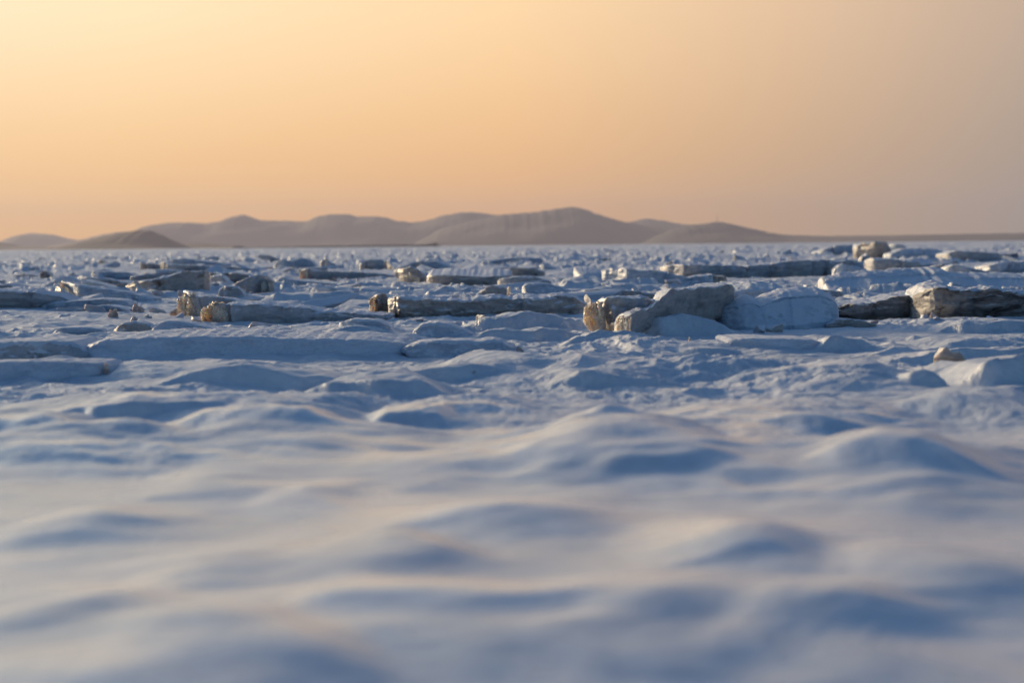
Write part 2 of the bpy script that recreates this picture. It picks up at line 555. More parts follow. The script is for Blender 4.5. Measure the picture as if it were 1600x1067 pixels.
def make_plain(name, stops, scale, rough=.9, detail=5):
    mt = bpy.data.materials.new(name)
    t = nt(mt)
    out = N(t, 'ShaderNodeOutputMaterial')
    b = N(t, 'ShaderNodeBsdfPrincipled')
    t.links.new(b.outputs[0], out.inputs[0])
    P = N(t, 'ShaderNodeNewGeometry').outputs['Position']
    n = noise_node(t, P, scale, detail, .6)
    c = ramp(t, n.outputs[0], stops)
    t.links.new(c.outputs[0], b.inputs['Base Color'])
    b.inputs['Roughness'].default_value = rough
    return mt


M_SEA = make_sea_ice()
SNOW = (.74, .77, .82)
M_PALE = make_slab_ice('pale_grey_ice', SNOW, (.50, .49, .50), (.36, .36, .39), (.24, .205, .18), .02, .35)
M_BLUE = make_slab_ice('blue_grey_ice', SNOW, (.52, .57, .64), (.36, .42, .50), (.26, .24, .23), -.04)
M_BROWN = make_slab_ice('silty_brown_ice', (.68, .68, .70), (.47, .42, .39), (.32, .29, .28), (.20, .16, .13), .04, .35)
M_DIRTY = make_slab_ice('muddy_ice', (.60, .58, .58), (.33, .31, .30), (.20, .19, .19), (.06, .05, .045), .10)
M_CRYS = make_crystal()
M_SNOW = make_slab_ice('wind_packed_snow', SNOW, (.66, .70, .76), (.52, .58, .66), (.50, .50, .50), -.08, .2)
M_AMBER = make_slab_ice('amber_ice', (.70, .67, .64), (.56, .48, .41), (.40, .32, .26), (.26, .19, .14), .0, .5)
MATS = {'pale': M_PALE, 'blue': M_BLUE, 'brown': M_BROWN, 'dirty': M_DIRTY, 'snow': M_SNOW, 'amber': M_AMBER, 'crystal': M_CRYS}

# ------------------------------------------------------------------ frozen sea mesh


def spread(a, b, ratio):
    n = int(math.ceil(math.log(b / a) / math.log(1 + ratio)))
    return np.geomspace(a, b, n, endpoint=False)


rad = np.concatenate([spread(.3, 3, .06), spread(3, 9, .005), spread(9, 13, .0024), spread(13, 32, .0016), spread(32, 40, .0024), spread(40, 110, .0035), spread(110, 400, .006),
                      spread(400, 1600, .012), spread(1600, 3000, .03), spread(3000, 26000, .12), [26000]])
th_f = np.arange(-13.5, 13.5001, .034)
th_r = 13.5 + np.cumsum(np.geomspace(.05, 5, 60))
th_r = np.concatenate([th_r, np.arange(th_r[-1] + 5, 178, 5)])
th = np.radians(np.concatenate([-th_r[::-1], th_f, th_r]))
TH, RA = np.meshgrid(th, rad)
X, Y = RA * np.sin(TH), RA * np.cos(TH)
Z = height(X.ravel(), Y.ravel()).reshape(X.shape)
Z = Z * np.where(RA > 1500, 0.4, 1.0)
nr, nt_ = X.shape
idx = np.arange(nr * nt_).reshape(nr, nt_)
ring = np.concatenate([idx, idx[:, :1]], 1)
F = np.stack([ring[:-1, :-1], ring[:-1, 1:], ring[1:, 1:], ring[1:, :-1]], -1).reshape(-1, 4)
V = np.stack([X.ravel(), Y.ravel(), Z.ravel()], 1)
# close the middle with one centre point
V = np.vstack([V, [[0, 0, float(Z[0].mean())]]])
sea = mesh_from('frozen_sea', V, F[:, ::-1], M_SEA)
tag(sea, 'snow covered sea ice, smooth drifts in front and broken plates far out', 'sea ice', kind='structure')
del X, Y, Z, V, F, TH, RA

# ------------------------------------------------------------------ hills
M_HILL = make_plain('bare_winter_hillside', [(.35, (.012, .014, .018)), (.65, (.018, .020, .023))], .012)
M_ROCK = make_plain('dark_breakwater_stone', [(.3, (.05, .05, .05)), (.7, (.14, .13, .12))], .3)


def hill(name, dist, prof, label, seed, depth=None):
    pxs = np.array([p[0] for p in prof], float)
    hs = np.array([(horizon(p[0]) - p[1]) / FPX * dist + CAM_H for p in prof])
    n = max(60, int((pxs[-1] - pxs[0]) / 2.2))
    q = np.linspace(pxs[0], pxs[-1], n)
    h = np.interp(q, pxs, hs)
    k = np.array([1, 2, 3, 2, 1], float)
    h = np.convolve(np.pad(h, 2, 'edge'), k / k.sum(), 'valid')
    h = h + np.minimum(h, 60) * .035 * (n2(q / 9.0, q * 0, seed + 20) + .6 * n2(q / 3.5, q * 0, seed + 21))
    x = (q - 800) / FPX * dist
    depth = depth or max(500, hs.max() * 5)
    v = np.linspace(-1, 1, 61)
    XX, VV = np.meshgrid(x, v)
    HH = np.maximum(h, 0)[None, :].repeat(len(v), 0)
    spur = n2(XX / 260 + seed, VV * 1.3 + seed, seed) + .5 * n2(XX / 110, VV * 3 + seed, seed + 1)
    aw = np.abs(VV)
    Z = HH * (1 - aw ** 1.35) * (1 + .55 * spur * aw) + 3 * n2(XX / 35, VV * 9, seed + 3) * (1 - aw) * np.minimum(HH / 40, 1)
    Z = np.minimum(Z, HH * (1.0 + .01 * spur))
    Z = np.where(aw > .99, -3, Z) - .6
    YY = dist + VV * depth + .12 * depth * n2(XX / 500, VV * 0, seed + 7)
    nv, nx = XX.shape
    i = np.arange(nv * nx).reshape(nv, nx)
    F = np.stack([i[:-1, :-1], i[:-1, 1:], i[1:, 1:], i[1:, :-1]], -1).reshape(-1, 4)
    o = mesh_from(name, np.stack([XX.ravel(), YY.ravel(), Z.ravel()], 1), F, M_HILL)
    return tag(o, label, 'hill', kind='structure')


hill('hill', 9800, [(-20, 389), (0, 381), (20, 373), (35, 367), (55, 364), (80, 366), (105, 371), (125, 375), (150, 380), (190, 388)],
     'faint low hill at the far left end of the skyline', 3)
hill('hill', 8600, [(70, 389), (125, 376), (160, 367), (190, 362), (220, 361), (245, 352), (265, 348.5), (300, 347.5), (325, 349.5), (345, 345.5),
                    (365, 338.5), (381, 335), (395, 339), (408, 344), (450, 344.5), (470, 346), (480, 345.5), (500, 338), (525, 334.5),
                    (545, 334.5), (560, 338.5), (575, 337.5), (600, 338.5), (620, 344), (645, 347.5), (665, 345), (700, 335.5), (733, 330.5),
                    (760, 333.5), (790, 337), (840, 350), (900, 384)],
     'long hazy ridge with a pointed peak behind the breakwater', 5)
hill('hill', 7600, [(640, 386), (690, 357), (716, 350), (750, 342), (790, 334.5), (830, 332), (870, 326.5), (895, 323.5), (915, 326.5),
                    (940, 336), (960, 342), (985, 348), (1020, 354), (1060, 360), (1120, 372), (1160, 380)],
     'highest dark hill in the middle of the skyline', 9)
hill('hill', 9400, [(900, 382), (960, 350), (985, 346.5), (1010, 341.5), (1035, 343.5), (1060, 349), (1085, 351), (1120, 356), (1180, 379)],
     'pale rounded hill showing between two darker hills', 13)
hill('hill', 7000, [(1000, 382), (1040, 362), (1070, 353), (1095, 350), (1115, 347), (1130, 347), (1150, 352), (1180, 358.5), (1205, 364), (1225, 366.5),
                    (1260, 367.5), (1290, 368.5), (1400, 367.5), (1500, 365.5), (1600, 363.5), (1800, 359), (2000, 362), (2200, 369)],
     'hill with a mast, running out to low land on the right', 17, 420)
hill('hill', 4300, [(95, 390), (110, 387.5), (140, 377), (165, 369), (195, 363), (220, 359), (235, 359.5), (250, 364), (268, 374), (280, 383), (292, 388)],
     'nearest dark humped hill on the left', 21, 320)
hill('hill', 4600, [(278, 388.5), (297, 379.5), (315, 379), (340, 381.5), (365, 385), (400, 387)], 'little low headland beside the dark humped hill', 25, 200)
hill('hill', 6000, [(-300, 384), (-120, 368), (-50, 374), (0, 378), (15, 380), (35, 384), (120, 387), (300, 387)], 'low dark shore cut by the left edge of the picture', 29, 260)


def box_mesh(parts):
    vs, fs = [], []
    for (cx, cy, cz, sx, sy, sz, tx) in parts:
        b = len(vs)
        for dz in (0, 1):
            k = tx if dz else 1
            for dx, dy in ((-1, -1), (1, -1), (1, 1), (-1, 1)):
                vs.append((cx + dx * sx / 2 * k, cy + dy * sy / 2 * k, cz + dz * sz))
        fs += [(b, b + 3, b + 2, b + 1), (b + 4, b + 5, b + 6, b + 7)]
        for i in range(4):
            j = (i + 1) % 4
            fs.append((b + i, b + j, b + 4 + j, b + 4 + i))
    return vs, fs


# breakwater 2.4 km out: a low bank of armour stones
BD = 2400.0
x0, x1 = (330 - 800) / FPX * BD, (690 - 800) / FPX * BD
nxb, nvb = 240, 15
xs = np.linspace(x0, x1, nxb)
vv = np.linspace(-1, 1, nvb)
XX, VV = np.meshgrid(xs, vv)
prof = np.interp(xs, [x0, x0 + 60, x1 - 120, x1 - 12, x1], [.15, .9, 1.7, 2.0, .3])[None, :]
ZZ = prof * np.clip(1.35 - 1.35 * np.abs(VV) ** 1.5, 0, 1) + .35 * n2(XX / 2.4, VV * 3, 5) * (1 - np.abs(VV))
ZZ[0], ZZ[-1] = -.6, -.6
i = np.arange(nvb * nxb).reshape(nvb, nxb)
Fb = np.stack([i[:-1, :-1], i[:-1, 1:], i[1:, 1:], i[1:, :-1]], -1).reshape(-1, 4)
bw = mesh_from('breakwater', np.stack([XX.ravel(), (BD + VV * 7 + XX * 0).ravel(), ZZ.ravel()], 1), Fb, M_ROCK)
tag(bw, 'long thin dark breakwater on the horizon below the ridge', 'breakwater')
vs, fs = box_mesh([(0, 0, 0, 5.5, 4, 1.9, .96), (0, 0, 1.9, 6.0, 4.4, .35, .55), (-4.6, 0, 0, 3.2, 3.4, 1.2, .9)])
hut = mesh_from('harbour_hut', vs, fs, M_ROCK, smooth=False)
hut.location = ((682 - 800) / FPX * BD, BD, 1.5)
tag(hut, 'tiny dark hut at the end of the breakwater', 'hut')
th_ = np.linspace(0, 2 * math.pi, 40, endpoint=False)
pv, pf = [], []
for kx, (rr, zz) in enumerate([(1, -.4), (.95, .5), (.75, 1.3), (.45, 1.9), (.05, 2.2)]):
    for a in th_:
        w = 1 + .25 * math.sin(3 * a + kx) * .6 + .1 * math.sin(7 * a)
        pv.append((7.5 * rr * w * math.cos(a), 4 * rr * w * math.sin(a), zz))
for kx in range(4):
    for j in range(40):
        j2 = (j + 1) % 40
        pf.append((kx * 40 + j, kx * 40 + j2, kx * 40 + 40 + j2, kx * 40 + 40 + j))
isl = mesh_from('rock_islet', pv, pf, M_ROCK)
isl.location = ((378 - 800) / FPX * BD, BD - 20, 0)
tag(isl, 'little dark rock on the horizon left of the breakwater', 'rock')
# mast on the right hill
HD = 7000.0
mz = (horizon(1122) - 347.5) / FPX * HD
vs, fs = box_mesh([(0, 0, -3, 3.0, 3.0, 26, .35), (1.2, 0, 12, 1.0, 1.0, 3, 1), (-1.1, 0, 16, .9, .9, 3, 1), (0, 0, 23.2, .4, .4, 5, .5)])
mast = mesh_from('radio_mast', vs, fs, M_ROCK, smooth=False)
mast.scale = (.6, .6, .9)
mast.location = ((1122 - 800) / FPX * HD, HD, mz)
tag(mast, 'thin grey radio mast on top of the hill', 'mast')

# ------------------------------------------------------------------ ice slabs


COUNT = [0]


def closed_strip(cols, nsec):
    """quads of a skin over consecutive closed cross sections"""
    i = np.arange(cols * nsec).reshape(cols, nsec)
    r = np.concatenate([i, i[:, :1]], 1)
    return np.stack([r[:-1, :-1], r[1:, :-1], r[1:, 1:], r[:-1, 1:]], -1).reshape(-1, 4)


def lumpy(P, L, seed, lump, rough, w=1.0, ledge=1.0):
    o = seed * 13.7
    off = np.array([o, -o, o * .5])
    Q = P / L
    for ax in range(3):
        d = lump * L * n3(Q * np.array([.8, .8, .9]) + off + 31 * ax, seed + ax)
        d += lump * .8 * L * (np.abs(n3(Q * np.array([1.9, 1.9, 1.4]) + off - 17 * ax, seed + 5 + ax)) - .2)
        d += rough * L * n3(Q * 4.6 + off + 7 * ax, seed + 9 + ax) + rough * .6 * L * n3(Q * 10 + off + 3 * ax, seed + 14 + ax)
        if ax == 1 and ledge > 0:            # layers of the ice stand out as thin broken shelves
            sh = n3(Q * np.array([.55, .5, 3.4]) + off * .7 + 5, seed + 31) + .6 * n3(Q * np.array([1.3, 1.0, 7.5]) + off * .9, seed + 32)
            d += .13 * ledge * L * np.tanh(2.2 * sh)
        if ax == 1:                          # conchoidal chips out of the broken face
            d += lump * .9 * L * np.maximum(0, n3(Q * np.array([1.5, .7, 1.2]) + off * 1.3, seed + 21)) ** .7
        P[:, ax] += d * w * (1.0 if ax == 1 else .55)
    return P


def front_body(x, zt, zb, yf, D, seed, res, under=.06, rise=0.0, slope=0.0, round_=.3, lump=.15, rough=.05, step=.16, floe=False, rag=.05, crack=1.0, ledge=1.0):
    """a broken plate from its front edge: x along the face, zt / zb top and foot of the face, yf foot distance, D its depth"""
    n = len(x)
    W = x[-1] - x[0]
    h = np.maximum(zt - zb, .015)
    H = float(np.mean(h))
    zt = zt + rag * H * (n2(x / H * 1.6 + seed, x * 0, seed) + .6 * np.abs(n2(x / H * 4 + seed, x * 0, seed + 1)) - .15)
    h = np.maximum(zt - zb, .015)
    u = (x - x[0]) / W * 2 - 1
    pe = min(6.0, max(2.2, W / max(H, .05) * .75)) if not floe else min(5.0, max(2.2, W / max(H, .05) * .5))
    ends = (1 - np.abs(u) ** pe) ** (1 / pe)
    ends = np.maximum(ends, .02)
    # fractured plan: broken straight runs with small steps
    rs = np.random.default_rng(seed)
    k = max(3, int(W / max(H, .12) / 1.1) + 2)
    px = np.sort(np.concatenate([[x[0], x[-1]], rs.uniform(x[0], x[-1], k)]))
    wob = np.interp(x, px, rs.uniform(-1, 1, k + 2)) * step * min(D, 3 * H)
    kk = np.hanning(max(3, int(n * (.09 if floe else .008)) * 2 + 1))
    wob = np.convolve(np.pad(wob, len(kk) // 2, 'edge'), kk / kk.sum(), 'valid')
    for cx in px[1:-1]:
        gk = np.exp(-((x - cx) / (.10 * H + .008)) ** 2)
        ck = crack * rs.uniform(0, 1) ** 2
        wob = wob + .24 * H * ck * gk
        zt = zt - .05 * H * ck * gk
    h = np.maximum(zt - zb, .015)
    bx = np.sort(np.concatenate([[x[0], x[-1]], rs.uniform(x[0], x[-1], k)]))
    dep = D * (1 + np.interp(x, bx, rs.uniform(-.3, .15, k + 2)))
    nf = int(np.clip(H / res, 8, 36))
    ntp = int(np.clip(D / res / 2.5, 10, 60))
    sec = []                                   # (mode, a, b)
    for t in np.linspace(0, 1, nf):            # face, foot to brow
        y = under * 2.2 * (1 - t) ** 1.25 + slope * t - .10 * math.sin(math.pi * min(1, t * 1.15)) * (under > .03)
        sec.append((y, t * (1 - round_), 0, 0))
    for q in np.linspace(.15, 1, 7):           # brow
        a = q * math.pi / 2
        sec.append((slope + round_ * (1 - math.cos(a)), 1 - round_ + round_ * math.sin(a), 0, 0))
    for t in np.linspace(0, 1, ntp)[1:]:       # top
        sec.append((slope + round_, 1, t, rise * math.sin(math.pi * min(1, t * .8 + .0)) - .25 * t ** 3))
    sec.append((slope + round_, -.5, 1.0, 0))
    sec.append((under * 2.2, -.5, 0, 0))
    S = np.array(sec)
    hh = h[:, None]
    y0 = S[None, :, 0] * hh
    yy = y0 + S[None, :, 2] * np.maximum(dep[:, None] - (slope + round_) * hh, .3 * hh)
    zz = zb[:, None] + (S[None, :, 1] + S[None, :, 3]) * hh
    yc = dep[:, None] * .4
    yy = yc + (yy - yc) * ends[:, None] + wob[:, None] + yf[:, None]
    zz = zb[:, None] + (zz - zb[:, None]) * (1 - (.8 if floe else .25) * (1 - ends[:, None]))
    xx = x[:, None] + 0 * yy
    P = np.stack([xx.ravel(), yy.ravel(), zz.ravel()], 1)
    P = lumpy(P, max(H, .06), seed, lump, rough, ledge=0 if (slope > .2 or floe) else ledge)
    return P, closed_strip(n, len(sec)), (nf + 6, nf + 5 + ntp, len(sec))


def traced(name, top, base, label, mat, depth, cat='ice slab', under=None, rise=0.0, slope=0.0, lump=.17, rough=.07, crust=(), fwd=0.0, round_=.1, step=.16, yclip=.8, crack=1.0):
    """a piece of ice from the line of its top and of its foot as seen in the photograph; the foot's distance turns both into metres"""
    COUNT[0] += 1
    seed = COUNT[0] * 7 + 3
    if under is None:
        under = 0.02 if slope > 0 else {'ice slab': .24, 'ice block': .14}.get(cat, .08)
    under *= 1.3
    x0, x1 = top[0][0], top[-1][0]
    foot = max(b[1] for b in base)
    xm = (x0 + x1) / 2
    zg = 0.0
    for _ in range(5):
        p = at(xm, foot + .6, zg)
        xs_ = np.linspace((x0 - 800) / FPX * p[1], (x1 - 800) / FPX * p[1], 7)
        zg = float(np.clip(height(xs_, np.full(7, p[1])).mean(), -.05, .14))
    dist = p[1] - fwd
    res = max(.011, dist * .00042)
    n = int(np.clip((x1 - x0) / FPX * dist / res, 16, 520))
    px = np.linspace(x0, x1, n)
    tp = np.interp(px, [q[0] for q in top], [q[1] for q in top])
    bp = np.interp(px, [q[0] for q in base], [q[1] for q in base])

    def zat(a, b):
        d = fwd_v[None] + rgt[None] * ((a - 800) / FPX)[:, None] + upv[None] * ((533.5 - b) / FPX)[:, None]
        t_ = dist / d[:, 1]
        return CAM_H + d[:, 2] * t_, d[:, 0] * t_
    zt, x = zat(px, tp)
    zb, _ = zat(px, bp)
    zb = np.minimum(zb, zt - .012)
    zf = zg + (zb - zg) * .75
    yf = np.full(n, dist) + np.clip((foot - bp) / FPX * dist * (4 if yclip < 1 else dist / CAM_H * .8), 0, yclip)
    sc = yf / dist                      # columns farther back keep their line of sight
    x, zt, zf = x * sc, CAM_H + (zt - CAM_H) * sc, np.minimum(zg + (zf - zg) * sc, CAM_H + (zb - CAM_H) * sc)
    P, F, (ca_, cb_, ns_) = front_body(x, zt, np.minimum(zf, zt - .012), yf, depth, seed, res, under, rise, slope, round_ if 'floe' not in name else .4, lump, rough, floe='floe' in name or (cat in ('ice block', 'ice chunk') and slope >= .9), step=step, crack=crack)
    c = np.array([float(x.mean()), dist, zg])
    capped = cat in ('ice slab', 'ice floe') and mat != 'snow'
    if capped or crust:
        # the broken ice below and the snow lying on it are parts of one slab
        o = bpy.data.objects.new(name, None)
        o.empty_display_size = .1
        col.objects.link(o)
        j = np.arange(len(F)) % ns_
        top_f = (j >= ca_) & (j < cb_) & capped
        for nm, sel, mm in (('ice_body', ~top_f, MATS[mat]), ('snow_cap', top_f, M_SNOW)):
            if sel.any():
                uq, inv = np.unique(F[sel].ravel(), return_inverse=True)
                mesh_from(nm, P[uq] - c, inv.reshape(-1, 4), mm, o)
    else:
        o = mesh_from(name, P - c, F, MATS[mat])
    o.location = c
    tag(o, label, cat, kind='thing')
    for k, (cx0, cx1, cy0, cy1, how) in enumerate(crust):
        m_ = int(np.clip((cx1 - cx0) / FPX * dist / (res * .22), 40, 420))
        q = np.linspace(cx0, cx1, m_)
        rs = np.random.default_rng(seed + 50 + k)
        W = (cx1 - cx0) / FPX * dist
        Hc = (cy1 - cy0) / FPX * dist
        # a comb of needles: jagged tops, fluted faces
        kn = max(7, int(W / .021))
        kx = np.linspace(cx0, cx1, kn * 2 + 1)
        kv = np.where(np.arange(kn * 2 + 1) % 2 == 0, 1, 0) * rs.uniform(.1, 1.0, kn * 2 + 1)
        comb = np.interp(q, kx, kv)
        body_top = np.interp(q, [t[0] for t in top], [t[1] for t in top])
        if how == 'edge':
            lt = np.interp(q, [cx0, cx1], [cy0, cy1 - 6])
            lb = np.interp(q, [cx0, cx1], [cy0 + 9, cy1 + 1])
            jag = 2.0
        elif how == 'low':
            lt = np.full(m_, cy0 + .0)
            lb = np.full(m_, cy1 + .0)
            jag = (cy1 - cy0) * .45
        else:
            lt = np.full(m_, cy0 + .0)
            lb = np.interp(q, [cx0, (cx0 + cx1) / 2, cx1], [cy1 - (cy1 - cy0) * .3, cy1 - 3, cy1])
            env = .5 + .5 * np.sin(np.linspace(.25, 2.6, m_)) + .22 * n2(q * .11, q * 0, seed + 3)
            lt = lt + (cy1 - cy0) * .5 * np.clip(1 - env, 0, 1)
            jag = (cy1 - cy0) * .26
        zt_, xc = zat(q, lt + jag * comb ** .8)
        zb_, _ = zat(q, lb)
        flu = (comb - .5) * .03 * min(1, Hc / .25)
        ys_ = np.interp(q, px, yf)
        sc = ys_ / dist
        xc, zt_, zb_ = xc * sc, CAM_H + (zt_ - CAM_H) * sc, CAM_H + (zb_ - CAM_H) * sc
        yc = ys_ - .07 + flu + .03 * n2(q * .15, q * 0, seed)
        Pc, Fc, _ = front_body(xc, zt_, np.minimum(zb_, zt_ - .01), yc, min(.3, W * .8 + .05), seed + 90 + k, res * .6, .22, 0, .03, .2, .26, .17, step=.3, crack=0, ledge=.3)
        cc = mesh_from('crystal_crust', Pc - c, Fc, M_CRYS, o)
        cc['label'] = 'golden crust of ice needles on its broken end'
    return o


fwd_v = fwd
T = traced
# ---- focus row
T('ice_slab', [(322, 492), (338, 483), (352, 476), (384, 475), (412, 475.6), (440, 478), (460, 480), (480, 482), (500, 486), (530, 488), (558, 490), (612, 493)],
  [(322, 496), (352, 504), (400, 502), (480, 501), (530, 500), (612, 497)], 'long low ice slab with golden needles on its broken left end', 'pale', 1.5, under=.10, rise=.12,
  crust=[(314, 362, 471, 505, 'tall')])
T('ice_slab', [(280, 480), (296, 470), (308, 463), (320, 463), (352, 466), (380, 471)], [(280, 484), (310, 494), (340, 476), (380, 474)],
  'short ice slab with a tall needle crust, just behind the long low one', 'pale', 1.0, crust=[(275, 313, 457, 494, 'tall')])
T('ice_stick', [(264, 488), (270, 484), (277, 479)], [(264, 492), (277, 490)], 'thin white stick of ice leaning on the needle crust', 'pale', .08, lump=.1)
T('ice_slab', [(603, 467), (620, 464), (648, 466), (680, 468), (720, 469), (736, 470), (746, 465), (762, 464), (785, 466), (800, 469), (808, 465), (830, 465), (844, 467),
  (860, 463), (880, 461), (896, 464), (920, 475)], [(603, 486), (620, 493), (760, 495), (840, 497), (880, 496), (908, 496), (920, 492)],
  'broad shaded ice slab in the middle with a ragged top edge', 'brown', 1.6, under=.12, lump=.2, rise=.1)
T('ice_block', [(577, 467), (584, 460), (600, 458), (607, 463)], [(577, 486), (607, 487)], 'fang shaped tan ice block left of the broad shaded slab', 'brown', .45, cat='ice block',
  under=.16, crust=[(577, 588, 463, 487, 'low')])
T('ice_chunk', [(836, 478), (843, 467), (850, 471), (856, 479)], [(836, 482), (856, 482)], 'small golden nub on the face of the broad shaded slab', 'brown', .2, cat='ice chunk', fwd=.12)
T('ice_slab', [(926, 492), (936, 474), (944, 466), (960, 465), (1000, 465), (1036, 468)], [(926, 508), (944, 512), (960, 516), (985, 508), (1036, 495)],
  'thick ice slab with a bright golden melting edge beside the dark gap', 'pale', 1.0, under=.14, crust=[(914, 945, 468, 511, 'gold')])
T('ice_shard', [(913, 462), (916, 459), (921, 465), (926, 472)], [(913, 468), (926, 476)], 'curved thorn of ice above the golden melting edge', 'pale', .12, cat='ice shard', lump=.1)
T('ice_slab', [(900, 460), (914, 453), (934, 452), (954, 453), (1000, 455), (1036, 462)], [(900, 465), (912, 470), (1036, 470)], 'flat brown slab behind the one with the golden edge', 'brown', 1.1)
T('ice_slab', [(967, 514), (980, 497), (986, 489), (1000, 485), (1016, 481), (1030, 470), (1040, 458), (1050, 453), (1080, 451), (1110, 448), (1130, 443), (1152, 447)],
  [(967, 519), (980, 521), (1000, 508), (1020, 500), (1060, 492), (1090, 484), (1152, 478)], 'big brown slab rising to the right out of the dark gap', 'brown', 1.4, under=.3,
  yclip=6, crust=[(964, 986, 493, 519, 'low')])
T('ice_slab', [(1120, 497), (1130, 481), (1160, 476), (1180, 473), (1192, 477), (1210, 470), (1230, 465), (1260, 462), (1288, 461), (1308, 467), (1318, 478)],
  [(1120, 507), (1200, 514), (1230, 509), (1318, 499)], 'smooth blue slab front with a pinkish crest before the snowy tilted sheet', 'blue', 1.2, under=.02, rise=.3, step=.04, lump=.08, slope=.9, crack=0, rough=.03)
T('ice_slab', [(1062, 475), (1066, 468), (1074, 470), (1082, 456), (1108, 454), (1152, 452), (1180, 449), (1212, 448), (1240, 455)],
  [(1062, 484), (1070, 494), (1088, 500), (1240, 498)], 'snowy tilted sheet with a curled white lip on its left', 'snow', 2.2, under=.2, rise=.2, step=.06, crust=[(1062, 1090, 488, 505, 'low')])
T('ice_slab', [(1246, 453), (1256, 451.5), (1288, 453), (1320, 456)], [(1246, 464), (1320, 466)], 'small pale slab behind the pinkish crest', 'pale', 1.0)
T('ice_slab', [(1308, 484), (1316, 478), (1340, 475), (1364, 474), (1384, 469), (1398, 464), (1420, 462), (1440, 459), (1470, 460)],
  [(1308, 498), (1376, 499), (1424, 498), (1470, 497)], 'muddy slab with a black hollow under its front', 'dirty', 1.7, under=.36, rise=.1)
T('ice_slab', [(1450, 458), (1455, 450), (1464, 446.5), (1480, 447), (1492, 451), (1520, 454), (1560, 452), (1600, 458), (1680, 466)],
  [(1450, 497), (1500, 497), (1536, 495.6), (1680, 493)], 'domed muddy slab with a golden notch, cut by the right edge', 'dirty', 1.7, under=.28, rise=.1, lump=.22)
T('ice_bank', [(1300, 440), (1340, 434), (1400, 431.5), (1450, 429), (1480, 427), (1500, 429), (1512, 434), (1600, 435), (1700, 438)], [(1300, 462), (1500, 460), (1700, 462)],
  'wide wind-rippled snow bank behind the muddy slabs', 'snow', 2.6, cat='snow bank', slope=4.0, rise=.3, lump=.06, crack=0)
# ---- left group
T('ice_slab', [(94, 437), (98, 440), (112, 443), (130, 447), (160, 451), (190, 455), (220, 462), (238, 467)], [(94, 446), (124, 471), (180, 472), (238, 470)],
  'tilted slab with a glowing golden left edge, sinking to the right', 'blue', 1.2, under=.05, crust=[(93, 124, 438, 471, 'edge')])
T('ice_block', [(82, 449), (88, 446), (100, 455), (122, 470)], [(82, 462), (96, 472), (122, 473)], 'brown wedge of ice leaning before the slab with the glowing edge', 'brown', .4, cat='ice block', fwd=.1)
T('ice_slab', [(58, 450), (80, 440), (95, 432), (110, 432), (119, 438)], [(58, 456), (119, 456)], 'snowy humped slab rising behind the glowing edge', 'snow', 1.2)
T('ice_slab', [(191, 447), (200, 443), (230, 438), (250, 433), (280, 426), (300, 423), (318, 420.5)], [(191, 452), (210, 456), (230, 462), (250, 461), (300, 452), (318, 442)],
  'thick wedge of grey ice rising to the right', 'brown', 1.5, under=.15)
T('ice_slab', [(201, 433), (208, 431), (240, 427), (274, 422)], [(201, 440), (228, 438), (274, 432)], 'thin plate lying behind the rising grey wedge', 'pale', 1.2)
T('ice_slab', [(138, 429), (145, 424.5), (180, 425), (204, 426.5)], [(138, 432), (145, 435), (204, 438)], 'flat blue plate with a tan left end behind the tilted slab', 'blue', 1.4)
T('ice_block', [(174, 449), (190, 442), (201, 441.5)], [(174, 453), (201, 453)], 'low tan wedge at the foot of the rising grey wedge', 'brown', .8, cat='ice block')
T('ice_block', [(134, 439), (150, 440), (158, 447)], [(134, 449), (158, 449)], 'small square-cut block between the tilted slab and the wedge', 'pale', .6, cat='ice block')
T('ice_slab', [(118, 436), (140, 434), (165, 436), (191, 441)], [(118, 449), (191, 450)], 'long brown slab behind the small square-cut block', 'brown', 1.2)
T('ice_slab', [(-60, 447), (0, 445), (12, 443), (22, 447), (34, 455)], [(-60, 461), (34, 461)], 'pinkish-topped slab cut by the left edge', 'pale', 1.4)
T('ice_slab', [(-60, 456), (0, 454), (50, 455), (80, 459), (100, 467), (112, 471)], [(-60, 481), (0, 482), (60, 482), (112, 473)], 'wide smooth grey slab cut by the left edge', 'pale', 1.6, rise=.1)
T('ice_slab', [(60, 478), (75, 474), (120, 470), (160, 467), (195, 470), (202, 478)], [(60, 482), (202, 483)], 'long blue slab before the tilted one', 'blue', 1.0, rise=.1)
T('ice_slab', [(115, 484), (150, 478), (165, 476.5), (185, 480), (198, 485)], [(115, 487), (198, 487)], 'low arched ridge of ice below the long blue slab', 'blue', .6)
T('ice_block', [(304, 452), (312, 436), (320, 431.5), (327, 437), (328, 446), (338, 452)], [(304, 454), (338, 454)], 'pointed heap of pale ice right of the rising grey wedge', 'pale', .6, cat='ice block', lump=.25)
T('ice_slab', [(324, 430), (345, 430), (352, 438), (360, 446)], [(324, 446), (360, 447)], 'pale slab with a curved right end left of the boulder', 'pale', 1.2)
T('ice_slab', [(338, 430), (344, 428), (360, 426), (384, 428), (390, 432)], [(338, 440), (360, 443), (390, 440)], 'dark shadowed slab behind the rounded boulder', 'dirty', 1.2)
T('ice_boulder', [(360, 446), (380, 436), (392, 431), (406, 428.5), (416, 431), (426, 440)], [(360, 449), (392, 453.5), (412, 451), (426, 443)],
  'rounded boulder of grey ice with a golden right tip', 'pale', .9, cat='ice boulder', under=.12, lump=.1, crust=[(408, 427, 437, 451, 'low')])
T('ice_block', [(337, 466), (341, 451), (350, 446), (370, 448), (383, 461)], [(337, 468), (383, 467)], 'snowy lump behind the needle crusts', 'pale', .8, cat='ice block', lump=.25)
T('ice_slab', [(425, 441), (440, 433), (450, 436), (480, 440), (520, 443)], [(425, 447), (460, 449), (520, 447)], 'low blue slab right of the rounded boulder', 'blue', 1.4)
